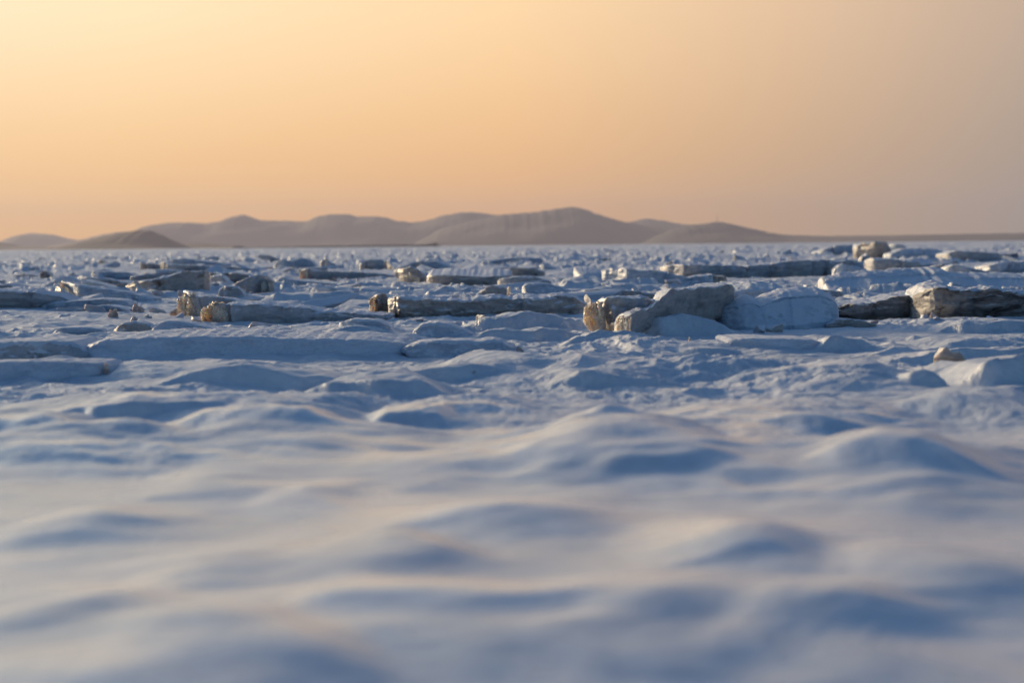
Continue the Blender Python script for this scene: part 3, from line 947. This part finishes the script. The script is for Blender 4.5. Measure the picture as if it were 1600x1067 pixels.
T('ice_slab', [(469, 422), (474, 420), (490, 422), (520, 424.5), (558, 425), (600, 428), (622, 432)], [(469, 429), (480, 432.5), (560, 433.5), (622, 435)],
  'long flat plate with a golden left end', 'pale', 1.6, crust=[(468, 482, 421, 432, 'low')])
T('ice_slab', [(424, 415), (432, 409), (440, 406), (456, 407.6), (470, 404), (480, 404), (488, 410), (490, 416)], [(424, 416), (440, 419.5), (460, 419.5), (490, 417)],
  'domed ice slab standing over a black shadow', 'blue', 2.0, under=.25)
T('ice_block', [(497, 415), (500, 408), (508, 402), (514, 409), (524, 412)], [(497, 420), (524, 421)], 'two-humped block right of the domed slab', 'pale', 1.2, cat='ice block')
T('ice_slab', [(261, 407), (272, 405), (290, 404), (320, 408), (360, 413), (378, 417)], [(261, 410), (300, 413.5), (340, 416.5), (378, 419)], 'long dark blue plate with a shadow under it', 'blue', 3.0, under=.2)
T('ice_slab', [(255, 412), (300, 414.5), (360, 417), (400, 420)], [(255, 424), (400, 426)], 'long low plate in front of the dark blue one', 'pale', 2.0)
T('ice_slab', [(215, 408), (222, 411), (250, 413)], [(215, 419), (252, 421)], 'block with a sunlit left corner far out on the left', 'brown', 1.4)
T('ice_shard', [(249, 411), (255, 409), (264, 414), (278, 422)], [(249, 418), (278, 424)], 'dark shard overlapping the sunlit corner block', 'brown', .5, cat='ice shard')
T('ice_block', [(60, 428), (65, 423), (72, 424), (80, 431)], [(60, 434), (80, 435)], 'little dark brown block in the left part of the field', 'dirty', .8, cat='ice block')
# ---- middle group
T('ice_slab', [(664, 434), (672, 430), (700, 430), (740, 432), (760, 432), (800, 430)], [(664, 440), (690, 443), (712, 444), (750, 446), (770, 446), (800, 438)],
  'wide brown-fronted plate with a big snowy top', 'brown', 4.5, under=.2, rise=.7, step=.05, lump=.1, crack=0)
T('ice_slab', [(615, 421), (618, 419.5), (628, 421), (640, 416), (656, 424), (670, 435)], [(615, 424), (630, 433), (650, 439), (670, 441)], 'brown slab glowing amber beside the wide brown-fronted plate', 'brown', 1.4,
  under=.1, crust=[(637, 656, 421, 439, 'edge')])
T('ice_shard', [(600, 408), (604, 407), (612, 416), (618, 421)], [(600, 412), (618, 424)], 'leaning brown shard behind the amber slab', 'brown', .4, cat='ice shard')
T('ice_slab', [(560, 412), (580, 405), (595, 405), (604, 411)], [(560, 420), (604, 421)], 'tan-topped slab left of the leaning shard', 'pale', 1.6)
T('ice_slab', [(777, 438), (786, 435), (808, 432), (838, 433), (862, 440)], [(777, 445), (790, 448), (862, 448)], 'plate with a sharp sunlit corner over brown rubble', 'pale', 1.5)
T('ice_boulder', [(742, 461), (752, 454), (770, 446), (780, 448), (792, 450), (797, 456)], [(742, 465), (797, 465)], 'crumbling brown ice lump behind the broad shaded slab', 'brown', .8, cat='ice boulder', lump=.3)
T('ice_shard', [(792.5, 449), (795, 446.5), (798, 449)], [(792.5, 466), (799, 466)], 'thin upright golden shard beside the crumbling brown lump', 'crystal', .1, cat='ice shard', lump=.08)
T('ice_block', [(816, 448), (822, 443), (844, 442), (860, 444), (880, 450), (900, 458)], [(816, 462), (900, 463)], 'snowy block with a smooth blue face', 'blue', 1.2, cat='ice block', slope=.5)
T('ice_slab', [(942, 422), (952, 419), (976, 420), (1000, 423), (1040, 424), (1056, 430), (1080, 434), (1100, 430), (1118, 427)],
  [(942, 428), (966, 438), (980, 448), (1040, 450), (1080, 449), (1118, 447)], 'large dark blue slab with a notched left end', 'blue', 2.0, under=.02)
T('ice_block', [(1099, 433), (1104, 430), (1132, 431), (1140, 441)], [(1099, 440), (1116, 448), (1140, 445)], 'wedge of amber ice at the right end of the dark blue slab', 'amber', .9, cat='ice block', fwd=.1)
T('ice_slab', [(1038, 416), (1056, 413), (1120, 414), (1160, 416), (1200, 413), (1240, 407), (1300, 406), (1322, 410)],
  [(1038, 420), (1052, 423), (1068, 433), (1088, 433), (1120, 427), (1160, 430), (1216, 426), (1322, 420)], 'very long flat plate with a brown underside at its left end', 'pale', 2.6, under=.2)
T('ice_slab', [(1161, 421), (1166, 418), (1178, 419), (1192, 423), (1212, 427)], [(1161, 431), (1212, 432)], 'small white plate lifted before the very long one', 'snow', .8)
T('ice_slab', [(1214, 427), (1230, 423), (1266, 419), (1286, 422)], [(1214, 431), (1286, 432)], 'low tan plate left of the snowy heap', 'brown', 1.2)
T('ice_boulder', [(1304, 426), (1307, 419), (1318, 412), (1328, 415), (1356, 421), (1368, 429)], [(1304, 433), (1368, 433)], 'snowy heap of ice below the upright block', 'snow', 1.0, cat='ice boulder', lump=.3)
T('ice_block', [(1345, 401), (1348, 399), (1357, 395.6), (1362.5, 399.5)], [(1343, 419), (1362.5, 421)], 'upright squarish block of ice standing on its end', 'pale', .9, cat='ice block', lump=.06)
T('ice_slab', [(1362, 403), (1380, 404), (1408, 406), (1436, 410), (1458, 420)], [(1362, 422), (1420, 426), (1458, 422)], 'grey plate right of the upright block', 'pale', 2.0)
T('ice_slab', [(1278, 407), (1292, 408), (1320, 406), (1344, 407)], [(1278, 422), (1344, 419)], 'grey plate left of the upright block', 'pale', 1.8)
T('ice_slab', [(1340, 385), (1346, 380), (1360, 378), (1380, 378.5), (1392, 382), (1400, 391)], [(1340, 394), (1366, 403.5), (1390, 403.5), (1400, 398)], 'dark distant dome of ice over a black gap', 'brown', 4.0, under=.4)
T('ice_slab', [(1279, 393), (1304, 384), (1332, 382.5), (1342, 385)], [(1279, 397), (1342, 399)], 'low dark slab left of the distant dome', 'blue', 4.0)
T('ice_slab', [(1394, 380), (1408, 382), (1419, 387)], [(1394, 388), (1419, 390)], 'thin dark plate sticking out right of the distant dome', 'blue', 3.0)
T('ice_bank', [(1390, 397), (1412, 389), (1450, 388), (1484, 393)], [(1390, 404), (1484, 405)], 'long white bank of ice right of the distant dome', 'snow', 3.0, cat='snow bank')
T('ice_slab', [(1480, 397), (1492, 391.5), (1520, 393), (1560, 395), (1570, 401)], [(1480, 403), (1500, 406), (1548, 409.5), (1570, 406)], 'long shaded plate far out near the right edge', 'pale', 3.0, under=.2)
T('ice_block', [(1449, 425), (1460, 417), (1472, 413), (1482, 414), (1490, 424)], [(1449, 429), (1490, 431)], 'tan ribbed block before the long shaded plate', 'brown', 1.2, cat='ice block', lump=.25)
T('ice_slab', [(1484, 416), (1494, 413.5), (1510, 416), (1536, 422), (1556, 430)], [(1484, 432), (1556, 433)], 'low blue slab right of the tan ribbed block', 'blue', 1.6)
T('ice_slab', [(1544, 416), (1560, 411), (1600, 408), (1680, 410)], [(1544, 424), (1680, 425)], 'snow-crusted ridge cut by the right edge, far out', 'snow', 2.0, lump=.3)
T('ice_slab', [(788, 424), (796, 418), (830, 419), (852, 424)], [(788, 429), (852, 431)], 'dark flat plate behind the one with the sharp corner', 'brown', 1.4)
T('ice_slab', [(752, 409), (780, 405), (810, 402), (842, 403), (850, 408)], [(752, 413), (850, 413)], 'long pale bank far out in the middle', 'blue', 3.0)
T('ice_slab', [(900, 425), (940, 428), (1000, 430)], [(900, 440), (1000, 440)], 'snow-covered sheet left of the notched dark slab', 'snow', 3.0, rise=.5, slope=2.0)
T('ice_slab', [(874, 447), (884, 440), (904, 439), (924, 444), (934, 450)], [(874, 451), (934, 452)], 'low pale ridge behind the flat brown slab', 'pale', 1.2)
# ---- smooth floes of the middle ground
T('ice_floe', [(-80, 536), (0, 535), (60, 533), (104, 533), (120, 540), (142, 558)], [(-80, 566), (142, 566)], 'flat grey floe frozen in at the left edge', 'pale', 1.6, cat='ice floe', lump=.07, slope=.3)
T('ice_floe', [(80, 520), (92, 512), (130, 511), (160, 513)], [(80, 522), (160, 522)], 'thin flat-topped plate lying on the snow at left', 'blue', .5, cat='ice floe', lump=.05)
T('ice_floe', [(172, 516), (190, 505), (205, 502.5), (232, 504), (236, 515)], [(172, 518), (236, 518)], 'low tan-rimmed floe of two on the snow at left', 'brown', .6, cat='ice floe', lump=.2, slope=.3)
T('ice_floe', [(232, 516), (250, 503), (270, 501), (290, 504), (330, 513), (370, 517)], [(232, 518), (370, 519)], 'longer blue-fronted floe of two on the snow at left', 'blue', .7, cat='ice floe', lump=.15, slope=.3)
T('ice_floe', [(112, 552), (125, 537), (152, 531), (200, 529), (240, 528), (320, 526), (392, 526), (440, 530), (520, 530), (580, 531), (640, 536)], [(112, 562), (140, 562), (400, 556), (640, 552)], 'very long snowy floe with a dark blue front on the left', 'snow', 2.4, cat='ice floe', lump=.11, slope=.5, rise=.15, step=.03, crack=0)
T('ice_floe', [(-80, 567), (0, 566), (100, 565.5), (158, 566), (168, 572)], [(-80, 596), (60, 592), (110, 584), (168, 581)], 'thin straight-edged ledge of ice on the left', 'snow', 1.0, cat='ice floe', lump=.11, slope=.35, step=.02, crack=0)
T('ice_floe', [(623, 547), (634, 540), (656, 534), (700, 532), (730, 533), (746, 534), (770, 530), (784, 533), (808, 545)], [(623, 549), (680, 560), (730, 555), (808, 550)], 'rounded pillow of ice with a two-humped crest', 'blue', 1.2, cat='ice floe', lump=.11, slope=.4, step=.06, crack=.2)
T('ice_floe', [(640, 524), (646, 512), (660, 505), (684, 504), (704, 507), (732, 518), (745, 523)], [(640, 528), (745, 527)], 'rounded tan-rimmed floe before the broad shaded slab', 'blue', 1.0, cat='ice floe', lump=.11, slope=.35, step=.06, crack=.2)
T('ice_floe', [(525, 503), (550, 498.5), (590, 500), (606, 506), (614, 517)], [(525, 512), (614, 521)], 'smooth rounded floe left of the tan-rimmed one', 'blue', 1.0, cat='ice floe', lump=.11, slope=.4, step=.05, crack=.2)
T('ice_floe', [(1130, 537), (1144, 530), (1180, 529), (1240, 530), (1275, 531), (1290, 536)], [(1130, 541), (1212, 550), (1290, 542)], 'straight-topped floe with a dark front on the right', 'snow', 1.2, cat='ice floe', lump=.11, slope=.35, step=.03, crack=0)
# ---- small pieces
T('ice_chunk', [(1462, 557), (1472, 548), (1476, 540), (1480, 546), (1488, 551), (1500, 550), (1512, 558)], [(1466, 558), (1508, 559)], 'small tan nub standing alone on the flat ice', 'amber', .16, cat='ice chunk', lump=.3, rough=.1)
T('ice_chunk', [(1292, 507), (1310, 499), (1330, 500), (1350, 502), (1374, 509)], [(1292, 510), (1374, 511)], 'low tan heap of crumbs before the muddy slab', 'brown', .4, cat='ice chunk', lump=.35)
T('ice_shard', [(1073, 538), (1077, 526), (1080, 528)], [(1073, 541), (1080, 541)], 'thin pale shard standing upright on the flat ice', 'crystal', .04, cat='ice shard', lump=.1)
T('ice_chunk', [(694, 580), (700, 570), (716, 566), (735, 570), (746, 582)], [(694, 590), (746, 592)], 'icy nub with golden sparkles on the near swell', 'snow', .6, cat='ice chunk', slope=.3, crust=[(697, 744, 576, 592, 'low')])
T('ice_chunk', [(522, 616), (532, 604), (546, 598), (562, 601), (586, 613)], [(522, 621), (586, 622)], 'rounded nub with a golden flank in the near ice', 'snow', .7, cat='ice chunk', slope=.9)
T('ice_chunk', [(161, 573), (165, 566.5), (170, 573)], [(161, 577), (170, 577)], 'tiny golden nub at the end of the left ledge', 'amber', .05, cat='ice chunk', lump=.2)
T('ice_chunk', [(803, 549), (808, 541), (815, 543), (819, 550)], [(803, 552), (819, 552)], 'tiny tan nub beside the pillow of ice', 'amber', .07, cat='ice chunk', lump=.2)
T('ice_chunk', [(167, 492), (172, 484), (176, 487), (180, 481), (184, 491)], [(167, 495), (184, 495)], 'little golden crumb on the snow below the arched ridge', 'amber', .1, cat='ice chunk', lump=.3)
T('ice_chunk', [(206, 483), (210, 472), (214, 478), (222, 480), (225, 485)], [(206, 487), (225, 487)], 'little amber chip left of the needle crust', 'amber', .1, cat='ice chunk', lump=.3)
T('ice_chunk', [(232, 485), (238, 480), (250, 483), (258, 486)], [(232, 489), (258, 489)], 'scrap of pinkish crystals between amber chip and white stick', 'pale', .12, cat='ice chunk', lump=.3)
#ENDSLABS#

# ------------------------------------------------------------------ scattered smaller blocks
def shard_mesh(W, D, h, seed, tilt=.0):
    """a splinter of ice: the hull of a few random points, so every face is a clean break"""
    rs = np.random.default_rng(seed)
    n = 22
    pts = rs.uniform(-1, 1, (n, 3))
    pts[:, :2] /= np.maximum(1, np.linalg.norm(pts[:, :2], axis=1))[:, None] * .9
    pts[:, 2] = np.sign(pts[:, 2]) * np.abs(pts[:, 2]) ** .45
    pts = pts * np.array([W / 2, D / 2, h / 2])
    pts[:, 2] += pts[:, 0] * tilt + h * .3
    bm = bmesh.new()
    for p in pts:
        bm.verts.new(p)
    r = bmesh.ops.convex_hull(bm, input=bm.verts)
    bmesh.ops.delete(bm, geom=[v for v in bm.verts if not v.link_faces], context='VERTS')
    bmesh.ops.bevel(bm, geom=bm.edges[:], offset=.02 * (W * h) ** .5 / .3, segments=2, affect='EDGES', clamp_overlap=True)
    me = bpy.data.meshes.new('shard')
    bm.to_mesh(me)
    bm.free()
    return me


def mesh_obj(name, me, mat):
    me.name = name
    me.materials.append(mat)
    o = bpy.data.objects.new(name, me)
    col.objects.link(o)
    return o


KINDS = [
    ('ice_slab', 'flat snowy ice plate', 'ice slab', 'snow', dict(W=1.3, D=1.1, h=.15)),
    ('ice_slab', 'blue-grey ice plate', 'ice slab', 'blue', dict(W=1.5, D=.9, h=.17, tilt=.09)),
    ('ice_block', 'chunky grey ice block', 'ice block', 'pale', dict(W=.6, D=.6, h=.27)),
    ('ice_block', 'tan ice block', 'ice block', 'brown', dict(W=.65, D=.5, h=.22, tilt=-.12)),
    ('ice_shard', 'tilted brown ice shard', 'ice shard', 'brown', dict(W=.6, D=.3, h=.14, tilt=.45)),
    ('ice_slab', 'thick shaded ice slab', 'ice slab', 'blue', dict(W=1.1, D=.8, h=.26, tilt=-.1)),
]
protos = []
for k, (nm, lb, ct, mt, kw) in enumerate(KINDS):
    for v in range(4):
        protos.append((mesh_obj(nm, shard_mesh(seed=900 + 13 * k + v, **kw), MATS[mt]), nm, lb, ct))
used_proto = set()
rr = random.Random(5)
n_sc = 0
while n_sc < 265:
    k = rr.randrange(len(protos))
    po, nm, lb, ct = protos[k]
    dist = 31 * (190 / 31) ** (rr.random() ** .95)
    px = rr.uniform(-60, 1660)
    x = (px - 800) / FPX * dist
    z = float(height(np.array([x]), np.array([dist]))[0])
    if k in used_proto:
        o = po.copy()
        col.objects.link(o)
    else:
        used_proto.add(k)
        o = po
    s = rr.uniform(.4, 1.0) * (1 + .5 * (dist > 60))
    o.scale = (s * rr.uniform(.8, 1.5), s, min(s * rr.uniform(.7, 1.2), 1.1))
    o.rotation_euler = (rr.gauss(-.04, .15 if dist > 60 else .09), rr.gauss(0, .18 if dist > 60 else .09), rr.uniform(-.6, .6) + (math.pi if rr.random() < .4 else 0))
    o.location = (x, dist, z - (.10 if dist < 60 else .07) * s)
    zone = 'near' if dist < 55 else ('middle' if dist < 95 else 'hazy far')
    side = 'left' if px < 530 else ('centre' if px < 1070 else 'right')
    tag(o, f'small {lb} in the {zone} ice field, {side} of the picture', ct, f'{lb}s scattered over the {zone} ice, {side}', 'thing')
    n_sc += 1

# crumbs broken off the slabs, lying about their feet
crumbs = []
for k, mt in enumerate(('pale', 'blue', 'blue', 'brown', 'pale')):
    crumbs.append(mesh_obj('ice_chunk', shard_mesh(.16 + .03 * k, .13, .09 + .012 * k, 1500 + k, .15 * (k - 2)), MATS[mt]))
feet = [(300, 498), (420, 508), (620, 498), (760, 500), (860, 502), (940, 518), (1010, 514), (1140, 514), (1240, 516), (1360, 506), (1500, 504),
        (130, 478), (250, 466), (320, 458), (400, 458), (500, 440), (680, 448), (760, 468), (810, 466), (850, 470), (980, 456), (1080, 456), (1180, 438), (1330, 440)]
for n_c in range(110):
    fx_, fy_ = feet[n_c % len(feet)]
    px, py = fx_ + rr.gauss(0, 45), fy_ + abs(rr.gauss(0, 5)) - 1
    p = at(px, py)
    z = float(height(np.array([p[0]]), np.array([p[1]]))[0])
    o = crumbs[n_c] if n_c < len(crumbs) else crumbs[n_c % len(crumbs)].copy()
    if n_c >= len(crumbs):
        col.objects.link(o)
    sz = rr.uniform(.3, .8)
    o.scale = (sz * rr.uniform(.8, 1.5), sz, sz * rr.uniform(.7, 1.1))
    o.rotation_euler = (rr.gauss(0, .3), rr.gauss(0, .3), rr.uniform(0, 6.28))
    o.location = (p[0], p[1], z - .01)
    side = 'left' if px < 530 else ('centre' if px < 1070 else 'right')
    tag(o, f'little crumb of ice lying at the foot of the larger slabs, {side} of the picture', 'ice crumb', f'crumbs of ice at the slabs, {side}', 'thing')

# ------------------------------------------------------------------ air
hz = bpy.data.materials.new('haze')
t = nt(hz)
o_ = N(t, 'ShaderNodeOutputMaterial')
pv_ = N(t, 'ShaderNodeVolumePrincipled')
pv_.inputs['Color'].default_value = (.53, .54, .72, 1)
pv_.inputs['Density'].default_value = 8.3e-5
pv_.inputs['Anisotropy'].default_value = .35
t.links.new(pv_.outputs[0], o_.inputs['Volume'])
vs, fs = box_mesh([(0, 4000, -2.0, 22000, 14400, 190, 1)])
air = mesh_from('haze', vs, fs, hz, smooth=False)
tag(air, 'thin evening haze over the ice and the far hills', 'haze', kind='stuff')

# ------------------------------------------------------------------ sky and sun
SUN_AZ, SUN_EL = R(-36), R(11.0)
w = bpy.data.worlds.new('World')
scene.world = w
w.use_nodes = True
t = w.node_tree
t.nodes.clear()
wo = N(t, 'ShaderNodeOutputWorld')
bg = N(t, 'ShaderNodeBackground')
t.links.new(bg.outputs[0], wo.inputs[0])
sky = N(t, 'ShaderNodeTexSky', sky_type='NISHITA')
sky.sun_disc = False
sky.sun_elevation = SUN_EL
sky.sun_rotation = SUN_AZ
sky.air_density, sky.dust_density, sky.ozone_density = 1.2, 2.5, 2.0
SKY_STR = .10
bg.inputs[1].default_value = SKY_STR
tc = N(t, 'ShaderNodeTexCoord')
sx = N(t, 'ShaderNodeSeparateXYZ')
t.links.new(tc.outputs['Generated'], sx.inputs[0])
az = math_node(t, 'ARCTAN2', sx.outputs[0], sx.outputs[1])
el = math_node(t, 'ARCSINE', sx.outputs[2])
azn = math_node(t, 'ADD', math_node(t, 'DIVIDE', az, R(80)), .5, True)      # -40..40 degrees -> 0..1
eln = math_node(t, 'DIVIDE', el, R(24), True)                               # 0..24 degrees -> 0..1


def lin(r_, g_, b_):
    f = lambda c: ((c / 255 + .055) / 1.055) ** 2.4 if c > 10 else c / 255 / 12.92
    return tuple(f(c) / SKY_STR / SKYX for c in (r_, g_, b_))


SKYX = 1.0


def A(d):
    return (d + 40) / 80


# ramps hold at most 1, so keep the band in display units and lift it afterwards
def sl(r_, g_, b_):
    f = lambda c: ((c / 255 + .055) / 1.055) ** 2.4
    return tuple(f(c) for c in (r_, g_, b_))


low = ramp(t, azn, [(A(-38), sl(215, 150, 80)), (A(-17), sl(244, 176, 74)), (A(-9), sl(240, 173, 72)), (A(0), sl(228, 160, 78)), (A(6), sl(192, 148, 98)),
                    (A(12), sl(150, 136, 122)), (A(38), sl(118, 116, 120))])
high = ramp(t, azn, [(A(-38), sl(220, 185, 150)), (A(-17), sl(255, 238, 205)), (A(-9), sl(255, 232, 192)), (A(0), sl(250, 216, 168)), (A(6), sl(228, 194, 158)),
                     (A(12), sl(194, 169, 147)), (A(38), sl(130, 135, 150))])
fe = ramp(t, eln, [(0.0, g(0)), (.05, g(.12)), (.23, g(1)), (1, g(1))], 'B_SPLINE')
band = mix_col(t, fe.outputs[0], low.outputs[0], high.outputs[0])
bandx = mix_col(t, 1.0, band, g(1.18 / SKY_STR), 'MULTIPLY')
fm = ramp(t, eln, [(.25, g(0)), (.9, g(1))], 'EASE')
daz = math_node(t, 'ABSOLUTE', az)
back = math_node(t, 'DIVIDE', math_node(t, 'SUBTRACT', daz, R(25)), R(35), True)
fm2 = math_node(t, 'MAXIMUM', fm.outputs[0], back)
blue = mix_col(t, 1.0, sky.outputs[0], (.56, .85, 1.22), 'MULTIPLY')
# the bright haze round the sun, outside the picture to the left
dt = N(t, 'ShaderNodeVectorMath', operation='DOT_PRODUCT')
t.links.new(tc.outputs['Generated'], dt.inputs[0])
dt.inputs[1].default_value = (math.sin(SUN_AZ) * math.cos(SUN_EL), math.cos(SUN_AZ) * math.cos(SUN_EL), math.sin(SUN_EL))
gl = math_node(t, 'MULTIPLY', math_node(t, 'POWER', math_node(t, 'MAXIMUM', dt.outputs['Value'], 0.0), 220.0), 45.0 / SKY_STR)
glow = N(t, 'ShaderNodeVectorMath', operation='SCALE')
glow.inputs[0].default_value = (1.0, .74, .44)
t.links.new(gl, glow.inputs['Scale'])
final = mix_col(t, 1.0, mix_col(t, fm2, bandx, blue), glow.outputs[0], 'ADD')
t.links.new(final, bg.inputs[0])

sun = bpy.data.lights.new('sun', 'SUN')
sun.energy = 3.5
sun.angle = R(3.0)
sun.color = (1.0, .76, .46)
sun_o = bpy.data.objects.new('sun', sun)
col.objects.link(sun_o)
d = Vector((math.sin(SUN_AZ) * math.cos(SUN_EL), math.cos(SUN_AZ) * math.cos(SUN_EL), math.sin(SUN_EL)))
sun_o.rotation_euler = d.to_track_quat('Z', 'Y').to_euler()

# ------------------------------------------------------------------ render settings
scene.render.engine = 'CYCLES'
cy = scene.cycles
cy.use_denoising = True
cy.max_bounces = 6
cy.diffuse_bounces = 3
cy.glossy_bounces = 3
cy.transmission_bounces = 3
cy.volume_bounces = 0
cy.use_adaptive_sampling = True
scene.view_settings.view_transform = 'Standard'
scene.view_settings.look = 'None'
scene.view_settings.exposure = 0.0
scene.view_settings.gamma = 1.0
